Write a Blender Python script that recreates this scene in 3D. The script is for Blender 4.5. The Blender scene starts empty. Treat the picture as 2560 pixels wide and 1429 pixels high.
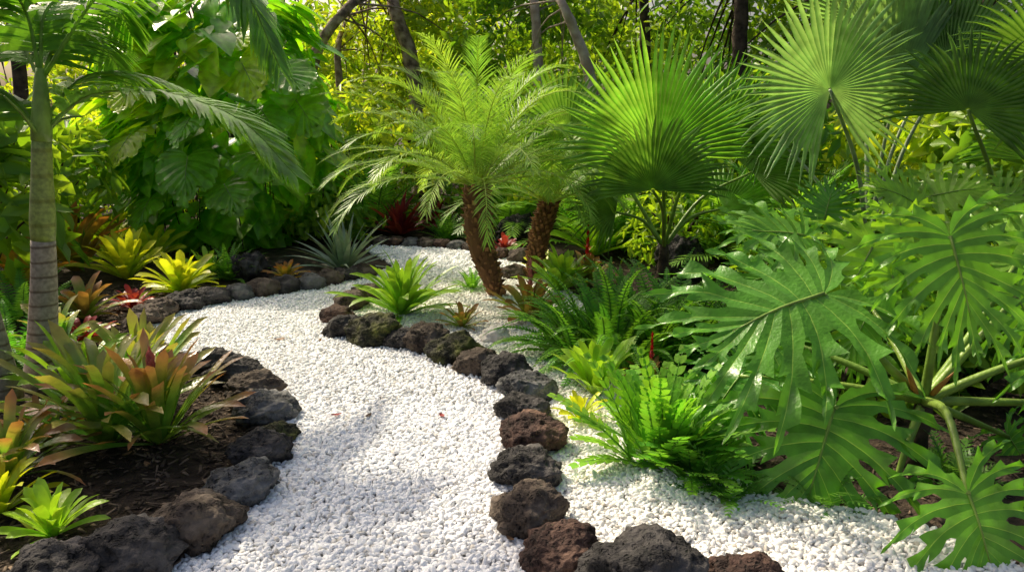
import bpy, bmesh, math, random
import numpy as np
from mathutils import Vector, Matrix, noise
random.seed(11); rng = np.random.default_rng(5)
SC = bpy.context.scene; COL = SC.collection
R = math.radians
PITCH = R(12.8); F = 1828.0; CH = 1.6
# ------------------------------------------------------------------ camera
cd = bpy.data.cameras.new('camera'); cam = bpy.data.objects.new('camera', cd); COL.objects.link(cam)
cam.location = (0, 0, CH); cam.rotation_euler = (R(90) - PITCH, 0, 0)
cd.sensor_width = 36; cd.lens = F / 2560 * 36; cd.clip_end = 600; cd.clip_start = .05
SC.camera = cam
def ray(px, py):
    x = (px - 1280) / F; y = -(py - 714.5) / F
    return Vector((x, math.cos(PITCH) + y * math.sin(PITCH), -math.sin(PITCH) + y * math.cos(PITCH)))
def G(px, py, z=0):
    d = ray(px, py); t = (z - CH) / d.z
    return Vector((d.x * t, d.y * t, z))
def A(px, py, Y):
    d = ray(px, py); t = Y / d.y
    return Vector((d.x * t, Y, CH + d.z * t))
def S(p):                      # metres per photo pixel at a point
    return (p.y * math.cos(PITCH) + (CH - p.z) * math.sin(PITCH)) / F
# ------------------------------------------------------------------ materials
def nn(nt, t, **k):
    n = nt.nodes.new(t)
    for a, b in k.items(): setattr(n, a, b)
    return n
def newmat(name):
    m = bpy.data.materials.new(name); m.use_nodes = True; nt = m.node_tree; nt.nodes.clear()
    return m, nt, nn(nt, 'ShaderNodeOutputMaterial')
def mixc(nt, fac, a, b, mode='MIX'):
    m = nn(nt, 'ShaderNodeMixRGB', blend_type=mode)
    for i, v in ((0, fac), (1, a), (2, b)):
        if isinstance(v, bpy.types.NodeSocket): nt.links.new(v, m.inputs[i])
        elif i == 0: m.inputs[0].default_value = v
        else: m.inputs[i].default_value = (*v, 1)
    return m.outputs[0]
def leafmat(name, a, b, tip=None, mid=None, tr=.4, rough=.42, spec=.35, tc=(1.5, 1.5, .6), midf=.8, g=1.75, detail=True):
    m, nt, out = newmat(name); L = nt.links.new
    a, b, tip, mid = [None if q is None else tuple(min(.62, x * g) for x in q) for q in (a, b, tip, mid)]
    at = nn(nt, 'ShaderNodeAttribute', attribute_name='tint'); sp = nn(nt, 'ShaderNodeSeparateColor'); L(at.outputs['Color'], sp.inputs[0])
    c = mixc(nt, sp.outputs[0], a, b)
    if tip:
        mr = nn(nt, 'ShaderNodeMapRange', interpolation_type='SMOOTHSTEP'); L(sp.outputs[1], mr.inputs[0]); mr.inputs[1].default_value = .45; mr.inputs[2].default_value = 1.0
        c = mixc(nt, mr.outputs[0], c, tip)
    if mid:
        mm = nn(nt, 'ShaderNodeMath', operation='MULTIPLY'); L(sp.outputs[2], mm.inputs[0]); mm.inputs[1].default_value = midf
        c = mixc(nt, mm.outputs[0], c, mid)
    pr = nn(nt, 'ShaderNodeBsdfPrincipled')
    if detail:
        ge = nn(nt, 'ShaderNodeNewGeometry'); no = nn(nt, 'ShaderNodeTexNoise'); no.inputs['Scale'].default_value = 9; no.inputs['Detail'].default_value = 3
        L(ge.outputs['Position'], no.inputs['Vector'])
        mr2 = nn(nt, 'ShaderNodeMapRange'); L(no.outputs[0], mr2.inputs[0]); mr2.inputs[1].default_value = .3; mr2.inputs[2].default_value = .7; mr2.inputs[3].default_value = .68; mr2.inputs[4].default_value = 1.3
        c = mixc(nt, 1, c, mr2.outputs[0], 'MULTIPLY')
        no2 = nn(nt, 'ShaderNodeTexNoise'); no2.inputs['Scale'].default_value = 60; no2.inputs['Detail'].default_value = 1; L(ge.outputs['Position'], no2.inputs['Vector'])
        bp = nn(nt, 'ShaderNodeBump'); bp.inputs['Strength'].default_value = .3; bp.inputs['Distance'].default_value = .01; L(no2.outputs[0], bp.inputs['Height']); L(bp.outputs[0], pr.inputs['Normal'])
    L(c, pr.inputs['Base Color']); pr.inputs['Roughness'].default_value = rough
    pr.inputs['Specular IOR Level'].default_value = spec
    tl = nn(nt, 'ShaderNodeBsdfTranslucent'); L(mixc(nt, 1, c, tc, 'MULTIPLY'), tl.inputs[0])
    ms = nn(nt, 'ShaderNodeMixShader'); ms.inputs[0].default_value = tr; L(pr.outputs[0], ms.inputs[1]); L(tl.outputs[0], ms.inputs[2]); L(ms.outputs[0], out.inputs[0])
    return m
def surf(name, cols, scale, rough=.9, bump=.5, bscale=None, dist=.02, detail=8, lo=.35, hi=.65, spec=.3, pits=None):
    m, nt, out = newmat(name); L = nt.links.new
    tcn = nn(nt, 'ShaderNodeTexCoord'); no = nn(nt, 'ShaderNodeTexNoise'); no.inputs['Scale'].default_value = scale; no.inputs['Detail'].default_value = detail
    L(tcn.outputs['Object'], no.inputs['Vector'])
    rp = nn(nt, 'ShaderNodeValToRGB'); L(no.outputs[0], rp.inputs[0]); e = rp.color_ramp.elements
    e[0].position = lo; e[0].color = (*cols[0], 1); e[1].position = hi; e[1].color = (*cols[-1], 1)
    for i, c in enumerate(cols[1:-1]):
        x = e.new(lo + (hi - lo) * (i + 1) / (len(cols) - 1)); x.color = (*c, 1)
    pr = nn(nt, 'ShaderNodeBsdfPrincipled'); pr.inputs['Roughness'].default_value = rough; pr.inputs['Specular IOR Level'].default_value = spec
    n2 = nn(nt, 'ShaderNodeTexNoise'); n2.inputs['Scale'].default_value = bscale or scale * 4; n2.inputs['Detail'].default_value = 6; L(tcn.outputs['Object'], n2.inputs['Vector'])
    h = n2.outputs[0]; col = rp.outputs[0]
    if pits:
        nd = nn(nt, 'ShaderNodeTexNoise'); nd.inputs['Scale'].default_value = 18; L(tcn.outputs['Object'], nd.inputs['Vector'])
        vm = mixc(nt, .1, tcn.outputs['Object'], nd.outputs['Color'])
        v = nn(nt, 'ShaderNodeTexVoronoi'); v.inputs['Scale'].default_value = pits; L(vm, v.inputs['Vector'])
        mr = nn(nt, 'ShaderNodeMapRange'); L(v.outputs['Distance'], mr.inputs[0]); mr.inputs[1].default_value = .12; mr.inputs[2].default_value = .38
        mk = nn(nt, 'ShaderNodeMath', operation='MAXIMUM'); L(mr.outputs[0], mk.inputs[0])
        mq = nn(nt, 'ShaderNodeMapRange'); L(no.outputs[0], mq.inputs[0]); mq.inputs[1].default_value = .45; mq.inputs[2].default_value = .58; L(mq.outputs[0], mk.inputs[1])
        col = mixc(nt, 1, col, mixc(nt, mk.outputs[0], (.3, .3, .3), (1, 1, 1)), 'MULTIPLY')
        ad = nn(nt, 'ShaderNodeMath', operation='ADD'); L(h, ad.inputs[0]); L(mk.outputs[0], ad.inputs[1]); h = ad.outputs[0]
    L(col, pr.inputs['Base Color'])
    bp = nn(nt, 'ShaderNodeBump'); bp.inputs['Strength'].default_value = bump; bp.inputs['Distance'].default_value = dist; L(h, bp.inputs['Height']); L(bp.outputs[0], pr.inputs['Normal'])
    L(pr.outputs[0], out.inputs[0]); return m
def tintmat(name, a, b, rough=.7, spec=.3, c=None, bump=True):
    m, nt, out = newmat(name); L = nt.links.new
    at = nn(nt, 'ShaderNodeAttribute', attribute_name='tint'); sp = nn(nt, 'ShaderNodeSeparateColor'); L(at.outputs['Color'], sp.inputs[0])
    col = mixc(nt, sp.outputs[0], a, b)
    if c: col = mixc(nt, sp.outputs[1], col, c)
    pr = nn(nt, 'ShaderNodeBsdfPrincipled'); L(col, pr.inputs['Base Color']); pr.inputs['Roughness'].default_value = rough; pr.inputs['Specular IOR Level'].default_value = spec
    if bump:
        ge = nn(nt, 'ShaderNodeNewGeometry'); no = nn(nt, 'ShaderNodeTexNoise'); no.inputs['Scale'].default_value = 120; no.inputs['Detail'].default_value = 1; L(ge.outputs['Position'], no.inputs['Vector'])
        bp = nn(nt, 'ShaderNodeBump'); bp.inputs['Strength'].default_value = .4; bp.inputs['Distance'].default_value = .004; L(no.outputs[0], bp.inputs['Height']); L(bp.outputs[0], pr.inputs['Normal'])
    L(pr.outputs[0], out.inputs[0]); return m
def ringmat(name, a, b, ring, scale, rough=.8, dist=1.2):
    m, nt, out = newmat(name); L = nt.links.new
    tcn = nn(nt, 'ShaderNodeTexCoord'); w = nn(nt, 'ShaderNodeTexWave', wave_type='BANDS', bands_direction='Z'); w.inputs['Scale'].default_value = scale; w.inputs['Distortion'].default_value = dist; w.inputs['Detail'].default_value = 2
    L(tcn.outputs['Object'], w.inputs['Vector'])
    rp = nn(nt, 'ShaderNodeValToRGB'); L(w.outputs[0], rp.inputs[0]); e = rp.color_ramp.elements; e[0].position = .01; e[0].color = (*ring, 1); e[1].position = .12; e[1].color = (1, 1, 1, 1)
    no = nn(nt, 'ShaderNodeTexNoise'); no.inputs['Scale'].default_value = 14; no.inputs['Detail'].default_value = 6; L(tcn.outputs['Object'], no.inputs['Vector'])
    no3 = nn(nt, 'ShaderNodeTexNoise'); no3.inputs['Scale'].default_value = 45; no3.inputs['Detail'].default_value = 6; L(tcn.outputs['Object'], no3.inputs['Vector'])
    mr = nn(nt, 'ShaderNodeMapRange'); L(no3.outputs[0], mr.inputs[0]); mr.inputs[1].default_value = .35; mr.inputs[2].default_value = .65; mr.inputs[3].default_value = .7; mr.inputs[4].default_value = 1.15
    c = mixc(nt, 1, mixc(nt, 1, mixc(nt, no.outputs[0], a, b), rp.outputs[0], 'MULTIPLY'), mr.outputs[0], 'MULTIPLY')
    pr = nn(nt, 'ShaderNodeBsdfPrincipled'); pr.inputs['Roughness'].default_value = rough; L(c, pr.inputs['Base Color'])
    bp = nn(nt, 'ShaderNodeBump'); bp.inputs['Strength'].default_value = .4; bp.inputs['Distance'].default_value = .008; L(rp.outputs[0], bp.inputs['Height']); L(bp.outputs[0], pr.inputs['Normal'])
    L(pr.outputs[0], out.inputs[0]); return m
M = {}
M['palm'] = leafmat('palm_green', (.04, .12, .015), (.11, .22, .02), mid=(.14, .22, .05), tr=.45)
M['pygmy'] = leafmat('pygmy_palm_green', (.085, .18, .03), (.2, .29, .05), mid=(.26, .3, .07), tr=.47)
M['fanb'] = leafmat('fan_palm_green', (.06, .18, .02), (.125, .26, .03), mid=(.22, .34, .08), tr=.47, rough=.38)
M['fand'] = leafmat('dark_fan_green', (.03, .095, .012), (.075, .15, .02), mid=(.12, .2, .04), tr=.42)
M['fans'] = leafmat('silver_fan_green', (.075, .16, .05), (.14, .235, .07), mid=(.24, .33, .13), tr=.42, tc=(1.3, 1.4, .7))
M['philo'] = leafmat('philodendron_green', (.042, .15, .012), (.08, .2, .016), mid=(.24, .36, .06), tr=.34, rough=.32, spec=.5, midf=.95)
M['philob'] = leafmat('philodendron_bright', (.09, .22, .018), (.17, .3, .022), mid=(.25, .4, .06), tr=.44, rough=.33, spec=.45)
M['stalk'] = leafmat('green_stalk', (.13, .24, .035), (.2, .3, .05), tr=.05, rough=.4, g=1.1)
M['stalkp'] = leafmat('pale_stalk', (.2, .28, .14), (.28, .34, .2), tr=.05, rough=.5, g=1.2)
M['fern'] = leafmat('fern_green', (.055, .18, .02), (.14, .28, .03), mid=(.06, .12, .03), tr=.45)
M['fernb'] = leafmat('bright_fern_green', (.075, .2, .02), (.155, .29, .03), mid=(.1, .2, .04), tr=.43, rough=.38)
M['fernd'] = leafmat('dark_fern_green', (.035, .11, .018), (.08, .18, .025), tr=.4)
M['brg'] = leafmat('bromeliad_green', (.09, .21, .015), (.17, .28, .025), tip=(.15, .24, .025), tr=.37, rough=.33, spec=.45)
M['bro'] = leafmat('bromeliad_olive', (.065, .19, .02), (.16, .26, .03), tip=(.2, .17, .05), tr=.35, rough=.28, spec=.6)
M['brt'] = leafmat('bromeliad_tinged', (.08, .2, .02), (.19, .24, .04), tip=(.28, .12, .06), tr=.35, rough=.28, spec=.6)
M['bry'] = leafmat('bromeliad_yellow', (.22, .32, .012), (.36, .38, .016), tip=(.35, .36, .02), tr=.4, rough=.4)
M['brlime'] = leafmat('bromeliad_lime', (.15, .28, .018), (.24, .35, .025), tip=(.18, .29, .025), tr=.38, rough=.4)
M['brr'] = leafmat('bromeliad_red', (.11, .19, .03), (.2, .12, .035), tip=(.18, .08, .035), tr=.35, rough=.4)
M['brbr'] = leafmat('bromeliad_bronze', (.2, .2, .03), (.3, .19, .035), tip=(.3, .11, .03), tr=.42, rough=.4)
M['brs'] = leafmat('bromeliad_silver', (.1, .16, .11), (.17, .22, .16), tip=(.12, .15, .1), tr=.15, rough=.55)
M['cord'] = leafmat('cordyline_red', (.12, .012, .02), (.22, .035, .03), tip=(.17, .02, .03), tr=.4, rough=.4)
M['flred'] = leafmat('flower_red', (.4, .008, .015), (.45, .02, .02), tr=.2, g=1.2)
M['flpink'] = leafmat('flower_pink', (.4, .12, .13), (.45, .18, .17), tr=.2, g=1.2)
M['florange'] = leafmat('flower_orange', (.4, .16, .03), (.5, .25, .07), tr=.1, g=1)
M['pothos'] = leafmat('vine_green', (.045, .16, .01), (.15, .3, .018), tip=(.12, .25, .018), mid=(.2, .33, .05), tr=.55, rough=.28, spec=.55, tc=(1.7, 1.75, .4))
M['pothoslit'] = leafmat('vine_sunlit_yellow', (.17, .31, .015), (.3, .36, .02), mid=(.32, .36, .08), tr=.58, rough=.3, spec=.5, tc=(1.7, 1.7, .4))  # sunlight on the vine put into a yellower leaf colour
M['ty'] = leafmat('tree_leaf_sunlit', (.11, .2, .018), (.28, .33, .025), tr=.56, tc=(1.75, 1.6, .5), detail=False)  # golden backlight painted into the foliage as yellow
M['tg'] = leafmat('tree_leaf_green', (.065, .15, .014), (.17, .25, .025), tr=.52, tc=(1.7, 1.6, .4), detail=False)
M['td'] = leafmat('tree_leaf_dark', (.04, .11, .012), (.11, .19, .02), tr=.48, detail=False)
M['rockk'] = surf('lava_black', [(.014, .013, .013), (.045, .041, .04), (.11, .1, .095)], 7, .88, 1, 45, .025, pits=48)
M['rockb'] = surf('lava_brown', [(.03, .022, .017), (.085, .063, .048), (.17, .135, .105)], 6, .9, 1, 40, .02, pits=55)
M['rockr'] = surf('lava_red', [(.026, .016, .013), (.075, .042, .033), (.16, .095, .068)], 6, .9, 1, 50, .025, pits=50)
M['rockg'] = surf('lava_grey', [(.035, .035, .037), (.1, .1, .1), (.21, .205, .2)], 6, .9, .9, 40, .02, pits=50)
M['rockm'] = surf('lava_mossy', [(.018, .018, .014), (.055, .055, .024), (.12, .13, .03)], 8, .9, 1, 45, .025, pits=50)
M['shell'] = surf('white_stone', [(.5, .46, .42), (.8, .76, .72)], 9, .6, .4)
M['soil'] = surf('dark_soil', [(.02, .014, .01), (.05, .034, .023), (.09, .062, .042)], 9, .95, 1, 60, .03)
M['gsheet'] = surf('gravel_bed_white', [(.5, .5, .5), (.8, .8, .79)], 40, .9, 1, 70, .02)
M['peb'] = tintmat('white_pebble', (.88, .88, .885), (.95, .95, .95), .55, .35, c=(.62, .58, .52), bump=False)
M['pebw'] = tintmat('cream_pebble', (.84, .82, .79), (.93, .92, .89), .6, .35, c=(.5, .44, .36), bump=False)
M['chip'] = tintmat('mulch_chip', (.03, .02, .012), (.24, .17, .12), .9)
M['dry'] = tintmat('dry_leaf', (.2, .1, .04), (.35, .2, .1), .7)
M['redleaf'] = tintmat('red_leaf', (.25, .02, .02), (.3, .03, .03), .6)
M['bark'] = surf('grey_brown_bark', [(.1, .07, .048), (.25, .18, .12), (.38, .3, .22)], 9, .95, 1, 30, .02)
M['barkd'] = surf('dark_bark', [(.03, .022, .015), (.1, .07, .05)], 9, .95, 1, 30, .02)
M['barkp'] = surf('pale_bark', [(.28, .21, .15), (.5, .42, .34)], 7, .9, .8, 30, .01)
M['pring'] = ringmat('ringed_palm_trunk', (.3, .24, .18), (.48, .41, .33), (.5, .44, .38), 3.6)
M['pringg'] = ringmat('green_palm_trunk', (.22, .3, .06), (.35, .4, .1), (.75, .7, .5), 2.2, .5, .4)
M['shaft'] = leafmat('crownshaft_green', (.18, .3, .05), (.26, .38, .08), tr=.02, rough=.35, g=1)
M['stub'] = tintmat('palm_leaf_base', (.08, .035, .016), (.34, .17, .07), .85)
# ------------------------------------------------------------------ object helpers
def setp(o, label=None, cat=None, group=None, kind=None):
    if label: o['label'] = label
    if cat: o['category'] = cat
    if group: o['group'] = group
    if kind: o['kind'] = kind
def thing(name, label, cat, loc, group=None):
    o = bpy.data.objects.new(name, None); COL.objects.link(o); o.location = loc; o.empty_display_size = .1
    setp(o, label, cat, group); return o
def np_obj(name, V, Fa, fsize, mat, root=None, tint=None, smooth=True, org=None):
    V = np.asarray(V, np.float32)
    if org is None and root is not None: org = root.location
    if org is not None: V = V - np.array(org, np.float32)
    me = bpy.data.meshes.new(name); me.vertices.add(len(V)); me.vertices.foreach_set('co', V.ravel())
    Fa = np.asarray(Fa, np.int32).ravel(); nf = len(Fa) // fsize
    me.loops.add(len(Fa)); me.loops.foreach_set('vertex_index', Fa)
    me.polygons.add(nf); me.polygons.foreach_set('loop_start', np.arange(nf, dtype=np.int32) * fsize)
    try: me.polygons.foreach_set('loop_total', np.full(nf, fsize, np.int32))
    except Exception: pass
    me.update(calc_edges=True)
    if smooth: me.polygons.foreach_set('use_smooth', np.ones(nf, bool))
    if tint is not None:
        ca = me.attributes.new('tint', 'FLOAT_COLOR', 'POINT'); t = np.ones((len(V), 4), np.float32); t[:, :3] = tint; ca.data.foreach_set('color', t.ravel())
    me.materials.append(mat); o = bpy.data.objects.new(name, me); COL.objects.link(o)
    if root is not None: o.parent = root
    elif org is not None: o.location = org
    return o
class MB:
    def __init__(s): s.v = []; s.f = []; s.t = []
    def add(s, p, t=(.5, 0, 0)): s.v.append(tuple(p)); s.t.append(t); return len(s.v) - 1
    def build(s, name, mat, root=None, org=None, smooth=True):
        if org is None and root is not None: org = root.location
        o_ = Vector(org) if org is not None else Vector((0, 0, 0))
        me = bpy.data.meshes.new(name); me.from_pydata([(a - o_.x, b - o_.y, c - o_.z) for a, b, c in s.v], [], s.f)
        ca = me.attributes.new('tint', 'FLOAT_COLOR', 'POINT'); t = np.ones((len(s.v), 4), np.float32); t[:, :3] = np.array(s.t, np.float32).reshape(-1, 3); ca.data.foreach_set('color', t.ravel())
        if smooth: me.polygons.foreach_set('use_smooth', np.ones(len(me.polygons), bool))
        me.materials.append(mat); me.update(); o = bpy.data.objects.new(name, me); COL.objects.link(o)
        if root is not None: o.parent = root
        elif org is not None: o.location = o_
        return o
def grid(mb, rows):            # rows of vertex indices
    for a, b in zip(rows[:-1], rows[1:]):
        for i in range(len(a) - 1): mb.f.append((a[i], a[i + 1], b[i + 1], b[i]))
def catmull(P, n):
    P = [Vector(p) for p in P]; Q = [P[0] * 2 - P[1]] + P + [P[-1] * 2 - P[-2]]; out = []
    k = len(P) - 1
    for i in range(n + 1):
        x = i / n * k; j = min(int(x), k - 1); t = x - j; a, b, c, d = Q[j:j + 4]
        out.append(.5 * ((2 * b) + (c - a) * t + (2 * a - 5 * b + 4 * c - d) * t * t + (3 * b - a - 3 * c + d) * t ** 3))
    return out
def tube(mb, P, rad, sides=8, tint=(.5, 0, 0), rough=0):
    rows = []; n = len(P)
    for i, p in enumerate(P):
        T = (P[min(i + 1, n - 1)] - P[max(i - 1, 0)]).normalized(); X = T.cross(Vector((.13, .97, .2))).normalized(); Y = T.cross(X)
        r = rad[i] if hasattr(rad, '__len__') else rad; row = []
        for k in range(sides):
            a = 2 * math.pi * k / sides; rr = r * (1 + rough * noise.noise(Vector((math.cos(a), math.sin(a), i * .7)) * 1.5 + p))
            row.append(mb.add(p + X * math.cos(a) * rr + Y * math.sin(a) * rr, tint))
        row.append(row[0]); rows.append(row)
    grid(mb, rows)
    mb.f.append(tuple(rows[-1][:-1])); mb.f.append(tuple(rows[0][:-1][::-1]))
def strap(mb, base, az, el, bend, L, w, a=.5, n=9, fold=.3, sharp=.8, roll=0, w0=.75, side=0):
    p = Vector(base); ang = el; rows = []; tot = sum((i + 1) for i in range(n))
    for i in range(n + 1):
        s = i / n; z_ = az + side * s; sd = Vector((-math.sin(z_), math.cos(z_), 0))
        d = Vector((math.cos(z_) * math.cos(ang), math.sin(z_) * math.cos(ang), math.sin(ang))); N = sd.cross(d) * -1
        if N.z < 0 and abs(ang) < 1.57: N = -N
        q = roll * s; s2 = sd * math.cos(q) + N * math.sin(q); N2 = N * math.cos(q) - sd * math.sin(q)
        wd = w * min(1, w0 + s * .8) * (1 if s < sharp else max(.02, math.sqrt(max(0, 1 - ((s - sharp) / (1 - sharp + 1e-4)) ** 2))))
        if sharp < .5: wd = w * (w0 + (1 - w0) * min(1, s * 4)) * max(.02, 1 - max(0, (s - sharp) / (1 - sharp)) ** 1.2)
        rows.append([mb.add(p - s2 * wd + N2 * wd * fold, (a, s, 0)), mb.add(p, (a, s, .6)), mb.add(p + s2 * wd + N2 * wd * fold, (a, s, 0))])
        p = p + d * (L / n); ang -= bend * (i + 1) / tot
    grid(mb, rows)
def palmprof(s): return max(.12, math.sin(math.pi * min(1, s * .82 + .12)) ** .6)
def fernprof(s): return max(.08, (1 - s) ** .75 * min(1, .55 + s * 3))
def wideprof(s): return max(.3, 1 - .6 * s ** 2)
def frondp(mb, P, npair, ll, lw, sweep=(78, 28), vee=18, droop=.35, start=.12, a=.5, segs=3, rr=.01, prof=palmprof, jit=.06, hang=0):
    n = len(P) - 1; Z = Vector((0, 0, 1)); dn = Vector((0, 0, -1))
    tube(mb, P, [rr * (1 - .8 * i / n) for i in range(n + 1)], 4, (a, 0, 1))
    for k in range(npair):
        s = start + (1 - start) * k / (npair - 1) * .985; x = s * n; i = min(int(x), n - 1); t = x - i
        p = P[i].lerp(P[i + 1], t); T = (P[i + 1] - P[i]).normalized(); Sd = T.cross(Z)
        if Sd.length < .05: Sd = T.cross(Vector((.3, 1, 0)))
        Sd.normalize(); N = Sd.cross(T).normalized()
        sw = R(sweep[0] + (sweep[1] - sweep[0]) * s); l = ll * prof(s); v = R(vee)
        for sg in (-1, 1):
            j = random.uniform(-jit, jit); j2 = random.uniform(-jit, jit)
            d = (T * math.cos(sw + j) + Sd * (sg * math.sin(sw + j) * math.cos(v)) + N * (math.sin(v + j2) * math.sin(sw)) + dn * hang).normalized()
            wv = d.cross(N)
            if wv.length < .1: wv = T.copy()
            wv.normalize(); q = p.copy(); aa = min(1, max(0, a + random.uniform(-.2, .2))); rows = []; l2 = l * random.uniform(.92, 1.08)
            for m in range(segs + 1):
                x2 = m / segs; w = lw * (.55, 1, .75, .02)[min(3, int(round(x2 * 3)))]
                rows.append([mb.add(q - wv * w, (aa, x2, 0)), mb.add(q + wv * w, (aa, x2, 0))])
                dd = (d + dn * droop * (x2 + .1)).normalized(); q = q + dd * (l2 / segs)
            grid(mb, rows)
def arc(base, az, el, bend, L, n=12, pw=1.0, side=0):
    p = Vector(base); ang = el; out = [p.copy()]; w = [((i + 1) / n) ** pw for i in range(n)]; tot = sum(w)
    for i in range(n):
        a2 = az + side * i / n
        p = p + Vector((math.cos(a2) * math.cos(ang), math.sin(a2) * math.cos(ang), math.sin(ang))) * (L / n); out.append(p.copy()); ang -= bend * w[i] / tot
    return out
def frame(T, hint):
    T = Vector(T).normalized(); h = Vector(hint); N = (h - T * h.dot(T)).normalized(); return T, T.cross(N).normalized(), N
def fan(mb, hub, T, hint, Rr, nseg, span, fuse=.55, droop=.25, pleat=.06, cone=.12, a=.5, var=.07, side=.12):
    T, Sd, N = frame(T, hint); dn = Vector((0, 0, -1)); dth = R(span) / nseg / 2
    for i in range(nseg):
        th = -R(span) / 2 + (2 * i + 1) * dth; u = abs(th) / (R(span) / 2); Ri = Rr * (1 - side * u ** 2) * random.uniform(1 - var, 1 + var); aa = min(1, max(0, a + random.uniform(-.3, .3)))
        jt = random.uniform(-.016, .016); jd = random.uniform(.6, 1.6)
        rows = []
        for r, wf in ((.02, 1), (.25, 1), (fuse * .8, 1), (fuse, .97), (fuse + (1 - fuse) * .33, .76), (fuse + (1 - fuse) * .67, .44), (1, .01)):
            rad = Ri * r if r > fuse else Rr * r; ex = max(0, r - fuse) / (1 - fuse); row = []
            wa = dth * wf * (fuse / r if r > fuse else 1)
            for sg in (-1, 0, 1):
                t2 = th + sg * wa + (jt * 3 * ex)
                d = T * math.cos(t2) + Sd * math.sin(t2)
                p = Vector(hub) + d * rad + N * (cone * rad * r + (pleat if sg == 0 else -pleat) * rad * (wf if r > fuse else 1) * .8) + dn * (droop * Rr * (ex ** 1.8) * jd * .5 + .08 * droop * rad * r)
                row.append(mb.add(p, (aa, r, .75 if sg == 0 else 0)))
            rows.append(row)
        grid(mb, rows)
def lobed(mb, J, tip, hint, n=7, fuse=.33, droop=.22, ls=.62, a=.5, teeth=3, ripple=.035, back=150, wmul=1.0, amp=1.0, base=.31, cap=.16):
    J = Vector(J); L = (Vector(tip) - J).length; T, Sd, N = frame(Vector(tip) - J, hint); dn = Vector((0, 0, -1)); ph = random.uniform(0, 6)
    lob = []
    for i in range(n):
        x = i / (n - 1); ang = R(back + (24 - back) * x ** .8); m = L * .6 * max(0, (i - 1.2) / (n - 1.2)); ln = L * ls * (.72 + .35 * math.sin(math.pi * min(1, x * .8 + .15))) * random.uniform(.88, 1.1)
        lob.append((m, ang, ln))
    seq = [(m, -an + random.uniform(-.08, .08), l) for m, an, l in lob] + [(L * .62, 0, L * .38)] + [(m, an + random.uniform(-.08, .08), l) for m, an, l in reversed(lob)]
    def C(j, t):
        m, an, l = seq[j]; c = .2 * an * t      # curve forward
        return Vector((m + math.cos(an - c) * l * t, math.sin(an - c) * l * t))
    def W(p, zz):
        r = p.length / L
        und = ripple * L * math.sin(p.x / L * 9 + ph) * math.cos(p.y / L * 8 + ph * 1.3)
        return J + T * p.x + Sd * p.y + N * (zz + und * r) + dn * (droop * L * r * r)
    ks = (-1, -.55, -.06, 0, .06, .55, 1)
    ts = [0, fuse * .5, fuse] + [fuse + (1 - fuse) * q for q in (.04, .1, .16, .24, .31, .34, .42, .5, .58, .64, .67, .76, .85, .93, 1)]
    K = len(seq)
    for j in range(K):
        m, an, l = seq[j]; rows = []
        dirv = Vector((math.cos(an), math.sin(an))); pr = Vector((-dirv.y, dirv.x)); aa = min(1, max(0, a + random.uniform(-.12, .12)))
        e = {}
        for sg in (-1, 1):
            o = j + sg
            if 0 <= o < K: b = (C(j, fuse) + C(o, fuse)) / 2; e[sg] = (b - C(j, fuse)).length
            else: e[sg] = l * .12
        tz = random.uniform(-.09, .09) * L; le = {-1: random.uniform(-.14, .14), 1: random.uniform(-.14, .14)}
        for t in ts:
            c = C(j, t); row = []
            for k in ks:
                sg = -1 if k < 0 else 1
                if t <= fuse:
                    o = j + sg
                    ed = (c + C(o, t)) / 2 if 0 <= o < K else c + pr * sg * e[sg] * (t / fuse) ** .7
                else:
                    x = (t - fuse) / (1 - fuse); saw = ((x * teeth + le[sg]) % 1) ** 1.15
                    prof = base + amp * .95 * saw * (1 - .3 * x)
                    if x < .1: prof = prof * (x / .1) + 1.0 * (1 - x / .1)
                    wdt = min(e[sg], l * cap) * wmul * prof * (1 - x ** 2.6) * (1 if x < .999 else 0) if x >= .1 else e[sg] * prof * .95
                    ed = c + pr * sg * wdt + dirv * wdt * (.85 * saw if x > .1 else 0)
                p = c.lerp(ed, abs(k)) if k else c
                zz = .22 * (p - c).length - .02 * L * t * t + tz * max(0, t - fuse) + 1.5 * (p - c).length * max(0, t - fuse) * math.sin(t * 19 + j * 2 + sg)
                row.append(mb.add(W(p, zz), (aa, t, 1 if k == 0 else 0)))
            rows.append(row)
        grid(mb, rows)
    mr = MB(); P = [W(Vector((L * .62 * q / 6, 0)), .004) for q in range(7)]
    tube(mr, P, [.011 * L * (1.3 - q * .14) for q in range(7)], 5, (a, 0, 1)); return mr
def heart(mb, J, d, hint, L, Wd, a=.5, curl=.25):
    T, Sd, N = frame(d, hint); rows = []
    for s, w in ((-.14, .35), (0, .78), (.18, 1), (.42, .92), (.68, .6), (.88, .25), (1, .02)):
        p = Vector(J) + T * (L * s) + Vector((0, 0, -1)) * (curl * L * max(0, s) ** 2); row = []
        for k in (-1, -.5, 0, .5, 1):
            off = T * (.12 * L) if (s < 0 and k == 0) else T * 0
            row.append(mb.add(p + Sd * (k * w * Wd) + N * (.22 * Wd * abs(k) ** 1.5 * w) + off, (a, max(0, s), 1 if k == 0 else 0)))
        rows.append(row)
    grid(mb, rows)
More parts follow.
